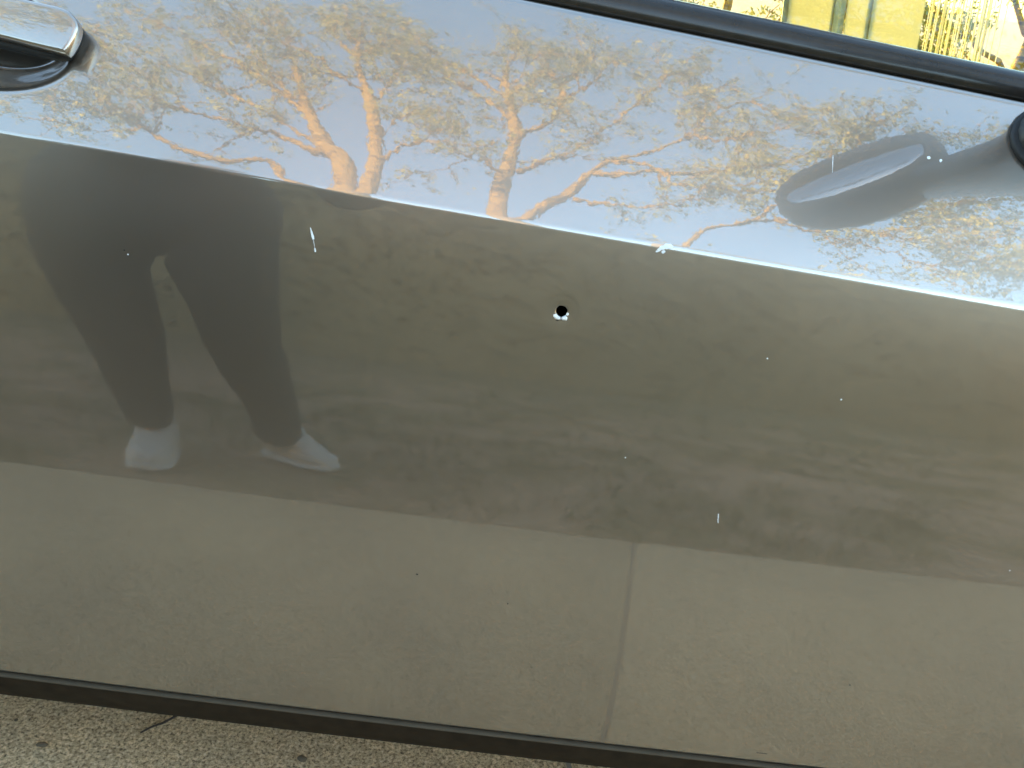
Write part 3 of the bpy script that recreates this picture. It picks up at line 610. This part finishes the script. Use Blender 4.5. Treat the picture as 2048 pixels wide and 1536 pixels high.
# dense dark hedge between the lawn and the trunks
hm, nt, p = new_mat('hedge_leaf'); a = noise(nt, 1.1, 3); r1 = ramp(nt, a.outputs[0], [(.3, (.12, .108, .066)), (.7, (.175, .155, .096))]); nt.links.new(r1.outputs[0], p.inputs['Base Color']); p.inputs['Roughness'].default_value = .9; p.inputs['Specular IOR Level'].default_value = .1
hd_ = empty('hedge', (0, -4.7, GZ)); tag(hd_, 'low dark hedge running across the lawn in front of the trees', 'hedge')
htop = lambda x: 1.92+.16*np.sin(1.3*x)+.10*np.sin(3.1*x+1)
hx = np.arange(-14, 15.01, .35); V = []; F = []; K = 14
for x in hx:
    for k in range(K):
        t = pi*k/(K-1); V.append((x, -4.7+.6*cos(t)*(.9+.12*sin(2.7*x+3*t)), GZ-.06+(htop(x)-.08)*max(0, sin(t))**.55))
F = [(i*K+k, i*K+k+1, (i+1)*K+k+1, (i+1)*K+k) for i in range(len(hx)-1) for k in range(K-1)]+[tuple(range(K)), tuple((len(hx)-1)*K+k for k in range(K))[::-1]]
mesh('hedge_core', V, F, hm, hd_)
n = 60000; x = rng.uniform(-14, 15, n); top = htop(x); a = rng.uniform(0, pi, n); rr_ = rng.uniform(.93, 1.06, n)
c = np.stack([x, -4.7+.62*rr_*np.cos(a)*(.9+.12*np.sin(2.7*x+3*a)), GZ-.04+top*rr_*np.sin(a)**.55], 1)
nr_ = rng.normal(0, 1, (n, 3)); nr_ /= np.linalg.norm(nr_, axis=1)[:, None]; aa = np.cross(nr_, rng.normal(0, 1, (n, 3))); aa /= np.linalg.norm(aa, axis=1)[:, None]; bb = np.cross(nr_, aa); s = rng.uniform(.022, .045, (n, 1))
V = np.stack([c-aa*s, c-bb*s*.6, c+aa*s, c+bb*s*.6], 1).reshape(-1, 3)
o = mesh('foliage', V, np.arange(n*4).reshape(-1, 4).tolist(), hm, hd_, False); o['kind'] = 'stuff'


# ------------------------------------------------------------------ yellow sunshade in the far window, dark cabin
ym, nt, p = new_mat('yellow_shade_fabric'); a = noise(nt, 700, 2); r1 = ramp(nt, a.outputs[0], [(.3, (.60, .58, .33)), (.7, (.68, .66, .40))]); nt.links.new(r1.outputs[0], p.inputs['Base Color']); p.inputs['Roughness'].default_value = .8
tl = N(nt, 'BsdfTranslucent'); nt.links.new(r1.outputs[0], tl.inputs[0]); mx = N(nt, 'MixShader'); mx.inputs[0].default_value = .38
nt.links.new(p.outputs[0], mx.inputs[1]); nt.links.new(tl.outputs[0], mx.inputs[2]); nt.links.new(mx.outputs[0], nt.nodes['Material Output'].inputs[0])
sh = empty('window_sunshade', (.55, 1.25, .86)); tag(sh, 'yellow fabric sunshade with vertical seams hanging in the far window', 'sunshade')
def panel(x0, x1, z0, z1, y, name, mat=None, t=.003):
    bm = bmesh.new(); dx = .05
    v = [bm.verts.new(q) for q in ((x0, y, z0), (x1, y, z0), (x1+dx*(z1-z0)/.3*-.6, y, z1), (x0+dx*(z1-z0)/.3*-.6, y, z1))]
    v2 = [bm.verts.new((q.co.x, y+t, q.co.z)) for q in v]
    bm.faces.new(v); bm.faces.new(v2[::-1])
    for i in range(4): bm.faces.new((v[i], v2[i], v2[(i+1) % 4], v[(i+1) % 4]))
    return from_bm(name, bm, mat or ym, sh, False)
for x0, x1 in ((.47, .555), (.561, .571), (.585, .625), (.634, .735)): panel(x0, x1, .82, 1.25, 1.25, 'fabric_panel')
seam = simple('sunshade_seam', (.42, .42, .26), .7)
for x in (.46, .555, .571, .625): panel(x, x+.012, .82, 1.25, 1.254, 'seam', seam, .004)
for k in range(34):
    x = .745+k*.0042*(1+.15*sin(k*2.3)); 
    if k % 9 == 4: continue
    panel(x, x+.0012+.0007*(k*7 % 3), .82, 1.25, 1.25+.002*(k % 3), 'cord', ym, .0015)
# seat backs (parts of the car), far door sill
st = simple('tan_seat_fabric', (.32, .22, .10), .8, bmp=.3)
for y0, y1 in ((.32, .80), (1.0, 1.48)):
    bm = bmesh.new(); box_bm(bm, (-.45, y0, GZ+.28), (.12, y1, GZ+.46)); bevel(from_bm('seat_cushion', bm, st, car), .05, 4)
    bm = bmesh.new(); box_bm(bm, (-.62, y0, GZ+.36), (-.46, y1, GZ+.98)); bevel(from_bm('seat_back', bm, st, car), .05, 4)
bm = bmesh.new(); box_bm(bm, (-3.0, 1.66, GZ+.24), (1.95, 1.76, .845)); bevel(from_bm('far_door', bm, CAB, car), .02, 3)
bm = bmesh.new(); box_bm(bm, (.62, .30, .6), (1.2, 1.66, .86)); bevel(from_bm('dashboard', bm, CAB, car), .06, 4)

# ------------------------------------------------------------------ the person taking the photograph
def skinned(name, pts, edges, mat, parent, sub=2, root=0):
    me = bpy.data.meshes.new(name); me.from_pydata([p[:3] for p in pts], edges, []); o = bpy.data.objects.new(name, me); COL.objects.link(o)
    o.modifiers.new('s', 'SKIN'); 
    if not me.skin_vertices: me.attributes.new('skin', 'FLOAT', 'POINT')
    for i, sv in enumerate(me.skin_vertices[0].data):
        r = pts[i][3]; sv.radius = (r, pts[i][4] if len(pts[i]) > 4 else r); sv.use_root = (i == root)
    ss = o.modifiers.new('u', 'SUBSURF'); ss.levels = ss.render_levels = sub
    bpy.context.view_layer.update(); ev = o.evaluated_get(bpy.context.evaluated_depsgraph_get()); m2 = bpy.data.meshes.new_from_object(ev)
    bpy.data.objects.remove(o); m2.materials.clear(); m2.materials.append(mat); m2.polygons.foreach_set('use_smooth', [True]*len(m2.polygons)); m2.name = name
    return link(bpy.data.objects.new(name, m2), parent)
SKN, snt, sp_ = new_mat('skin'); sp_.inputs['Base Color'].default_value = (.52, .32, .23, 1); sp_.inputs['Roughness'].default_value = .5; sp_.inputs['Subsurface Weight'].default_value = .1
PNT = simple('black_trousers', (.012, .014, .013), .85, var=.3, scale=60, bmp=.4); JKT = simple('dark_jacket', (.010, .010, .011), .8, var=.3, scale=50, bmp=.4)
SHO = simple('pale_grey_shoe', (.43, .405, .36), .75, var=.25, scale=60); SOL = simple('white_shoe_sole', (.44, .44, .42), .7); HAI = simple('dark_brown_hair', (.03, .018, .012), .5)
pr = empty('person', (-.62, -1.08, GZ)); tag(pr, 'person in black trousers and pale shoes standing on the soil, phone held out', 'person')
LK, LA_, RK, RA = (-.788, -1.07, .53), (-.752, -1.10, .215), (-.550, -1.08, .55), (-.500, -1.22, .215)
body = [(-.71, -1.08, .92, .09), (-.70, -1.08, 1.08, .13), (-.69, -1.07, 1.26, .14, .10), (-.69, -1.06, 1.39, .06), (-.685, -1.04, 1.46, .05), (-.68, -1.02, 1.53, .085), (-.68, -1.015, 1.61, .08),   # 0-6 spine, neck, head
  (-.82, -1.07, .84, .07), (*LK, .06), (*LA_, .026), (-.748, -1.09, .122, .018), (-.738, -1.035, .113, .014),                          # 7-11 left leg
  (-.60, -1.07, .84, .07), (*RK, .06), (*RA, .026), (-.475, -1.232, .122, .018), (-.425, -1.21, .113, .014),                         # 12-16 right leg
  (-.86, -1.06, 1.35, .055), (-.92, -1.03, 1.12, .042), (-.80, -.86, 1.24, .032),                                                # 17-19 left arm
  (-.52, -1.05, 1.35, .055), (-.345, -1.0, .985, .042), (-.215, -.79, .985, .030), (-.165, -.742, .985, .027)]                     # 20-23 right arm
be = [(0,1),(1,2),(2,3),(3,4),(4,5),(5,6),(0,7),(7,8),(8,9),(9,10),(10,11),(0,12),(12,13),(13,14),(14,15),(15,16),(2,17),(17,18),(18,19),(2,20),(20,21),(21,22),(22,23)]
def fingers(b, wrist, base, dirs, up_):
    for k, (d, L) in enumerate(dirs):
        j = len(b); d = Vector(d).normalized(); s = Vector(base)+Vector(up_)*(k-1.5)*.017 if k < 4 else Vector(base)+Vector((-.008, -.034, .010))
        p1 = s+d*L*.45; p2 = p1+(d*.8+Vector((.40, -.06, -.05))).normalized()*L*.35; p3 = p2+(d*.4+Vector((.45, -.28, -.05))).normalized()*L*.25
        b += [(*s, .010), (*p1, .0085), (*p2, .008), (*p3, .007)]; be.extend([(wrist, j), (j, j+1), (j+1, j+2), (j+2, j+3)])
fingers(body, 23, (-.138, -.704, .982), [((.9, .16, .12), .060), ((.95, .14, .03), .066), ((.95, .10, -.05), .062), ((.9, .05, -.15), .050), ((.9, -.1, .35), .055)], (0, -.35, -.9))
jl = len(body); body.append((-.745, -.83, 1.27, .03)); be.append((19, jl)); fingers(body, jl, (-.73, -.815, 1.27), [((.5, .5, .2), .06), ((.55, .5, .1), .068), ((.55, .45, 0), .064), ((.5, .4, -.1), .052), ((.8, .1, .2), .05)], (.2, -.2, -.8))
bo = skinned('body', body, be, SKN, pr)
trs = [(-.745, -1.08, .95, .285, .17), (-.745, -1.08, 1.06, .27, .16), (-.885, -1.07, .83, .138), (-.835, -1.06, .67, .108), (*LK, .090), (-.775, -1.08, .42, .078), (-.757, -1.095, .27, .058), (-.754, -1.105, .185, .056),
       (-.585, -1.07, .82, .128), (-.560, -1.06, .68, .100), (*RK, .088), (-.522, -1.12, .42, .076), (-.500, -1.17, .29, .060), (-.495, -1.19, .155, .055)]
trs.append((-.71, -1.08, .765, .125)); 
skinned('trousers', trs, [(0,14),(0,1),(0,2),(2,3),(3,4),(4,5),(5,6),(6,7),(0,8),(8,9),(9,10),(10,11),(11,12),(12,13)], PNT, pr)
jk = [(-.735, -1.08, .925, .275, .16), (-.725, -1.08, 1.12, .25, .14), (-.70, -1.07, 1.28, .21, .13), (-.69, -1.06, 1.36, .10, .09), (-.86, -1.06, 1.345, .078), (-.925, -1.03, 1.12, .064), (-.81, -.875, 1.235, .048), (-.52, -1.05, 1.345, .078), (-.345, -1.0, .985, .074), (-.235, -.805, .985, .046)]
skinned('jacket', jk, [(0,1),(1,2),(2,3),(2,4),(4,5),(5,6),(2,7),(7,8),(8,9)], JKT, pr)
# face
def ico(name, loc, r, sc_, mat):
    bm = bmesh.new(); bmesh.ops.create_icosphere(bm, subdivisions=2, radius=r)
    for v in bm.verts: v.co = Vector([v.co[i]*sc_[i] for i in range(3)])+Vector(loc)
    return from_bm(name, bm, mat, pr)
EYE = simple('eye_white', (.7, .7, .68), .2); LIP = simple('lip', (.42, .17, .14), .5)
for s in (-1, 1):
    ico('eye', (-.68+s*.03, -.94, 1.575), .011, (1, 1, 1), EYE); ico('ear', (-.68+s*.083, -1.015, 1.57), .02, (.45, .8, 1.2), SKN)
ico('nose', (-.68, -.932, 1.55), .018, (.7, .9, 1.4), SKN); ico('mouth', (-.68, -.937, 1.515), .02, (1, .4, .3), LIP)
bm = bmesh.new(); bmesh.ops.create_uvsphere(bm, u_segments=24, v_segments=16, radius=.1)
for v in list(bm.verts):
    v.co = Vector((v.co.x*.98, v.co.y*1.05, v.co.z*1.1))+Vector((-.68, -1.03, 1.60))
bmesh.ops.delete(bm, geom=[v for v in bm.verts if v.co.y > -.975 and v.co.z < 1.64 or v.co.z < 1.52], context='VERTS')
o = from_bm('hair', bm, HAI, pr); m = o.modifiers.new('t', 'SOLIDIFY'); m.thickness = .012
def shoe(heel, toe, top_h):
    h = Vector(heel); t = Vector(toe); d = (t-h); L = d.length; d.normalize(); s = Vector((-d.y, d.x, 0)); K = 18
    for nm_, spec, mat in (('shoe', [(-.02, .034, .026, .150), (.1, .048, .024, .168), (.33, .052, .022, .166), (.47, .052, .022, .128), (.65, .054, .022, .082), (.83, .052, .022, .066), (.95, .038, .022, .054), (1.0, .018, .022, .042)], SHO), ('shoe_sole', [(-.05, .028, 0, .034), (.08, .044, 0, .032), (.35, .050, 0, .030), (.65, .058, 0, .030), (.85, .055, 0, .032), (.97, .042, 0, .036), (1.03, .018, 0, .034)], SOL)):
        V = []; F = []
        for u, wd, z0, z1 in spec:
            for k in range(K):
                a = 2*pi*k/K; q = abs(cos(a))**.7*(1 if cos(a) >= 0 else -1); V.append(h+d*(u*L)+s*wd*q*(1 if sin(a) < 0 else .85)+Vector((0, 0, (z0+z1)/2+(z1-z0)/2*sin(a))))
        n = len(spec); F = [(i*K+k, i*K+(k+1) % K, (i+1)*K+(k+1) % K, (i+1)*K+k) for i in range(n-1) for k in range(K)]+[tuple(range(K))[::-1], tuple((n-1)*K+k for k in range(K))]
        o = mesh(nm_, V, F, mat, par); o.modifiers.new('u', 'SUBSURF').render_levels = 1
        if nm_ == 'shoe': par_ = o
for heel, toe in (((-.765, -1.19, GZ-.022), (-.730, -.980, GZ-.022)), ((-.545, -1.275, GZ-.022), (-.372, -1.185, GZ-.022))):
    par = pr; shoe(heel, toe, 0)
# phone around the lens
ph = empty('phone', CAM-F_*.008); tag(ph, 'black phone held level at the end of the outstretched arm', 'phone')
PB = simple('black_phone_case', (.012, .012, .013), .75, spec=.15)
def pbox(name, c, hx, hy, hz, mat):
    bm = bmesh.new(); box_bm(bm, (-hx, -hy, -hz), (hx, hy, hz))
    for v in bm.verts: v.co = CAM+R_*(v.co.x+c[0])+U_*(v.co.y+c[1])-F_*(v.co.z+c[2])
    return bevel(from_bm(name, bm, mat, ph), .003, 3)
pbox('phone_body', (-.05, -.022, .0085), .073, .036, .004, PB)
pbox('camera_bump', (-.018, -.012, .0035), .012, .014, .0012, PB)

# ------------------------------------------------------------------ unseen building added on the sunny side to shade driveway and hedge
hs = empty('added_shade_house', (-10.9, 8.4, GZ)); tag(hs, 'added single storey building with a hipped brown roof, out of view beyond the rear of the car, casting shade', 'added_shade_house')
WL = simple('added_house_cream_render', (.62, .56, .44), .9, scale=3, bmp=.2); RF = simple('added_house_brown_roof_tiles', (.12, .075, .055), .85, scale=6, bmp=.6); WF = simple('added_house_white_window_frame', (.75, .75, .72), .5); PN = simple('added_house_dark_window_pane', (.02, .025, .03), .08)
HM = Matrix.Translation((-10.9, 8.4, GZ)) @ Matrix.Rotation(atan2(.6, .8), 4, 'Z')     # long side square to the sun
def hbox(name, a, b, mat, parent, bv=0):
    bm = bmesh.new(); box_bm(bm, a, b); bm.transform(HM); return from_bm(name, bm, mat, parent, False)
hbox('added_house_wall', (-3.55, -3, -.1), (4.1, 3, 2.7), WL, hs)
bm = bmesh.new(); v = [bm.verts.new(q) for q in ((-4, -3.5, 2.71), (4.5, -3.5, 2.71), (4.5, 3.5, 2.71), (-4, 3.5, 2.71), (-3.5, 0, 4.7), (4.2, 0, 4.7))]
for f in ((0, 1, 5, 4), (1, 2, 5), (2, 3, 4, 5), (3, 0, 4), (3, 2, 1, 0)): bm.faces.new([v[q] for q in f])
bm.transform(HM); from_bm('roof', bm, RF, hs, False)  # roof of the added shade house
for x in (-2.2, 1.9):
    fr_ = hbox('added_house_window', (x-.65, -3.05, .9), (x+.65, -2.98, 2.1), WF, hs)
    for k in (-1, 1): hbox('pane', (x+k*.3-.26, -3.07, .98), (x+k*.3+.26, -3.052, 2.02), PN, fr_)
dr = hbox('door', (-.55, -3.06, -.05), (.4, -2.98, 2.05), simple('added_house_brown_door', (.10, .05, .03), .5), hs); hbox('added_house_door_handle', (.24, -3.10, .95), (.30, -3.062, 1.05), BARE, dr)  # door and handle of the added shade house
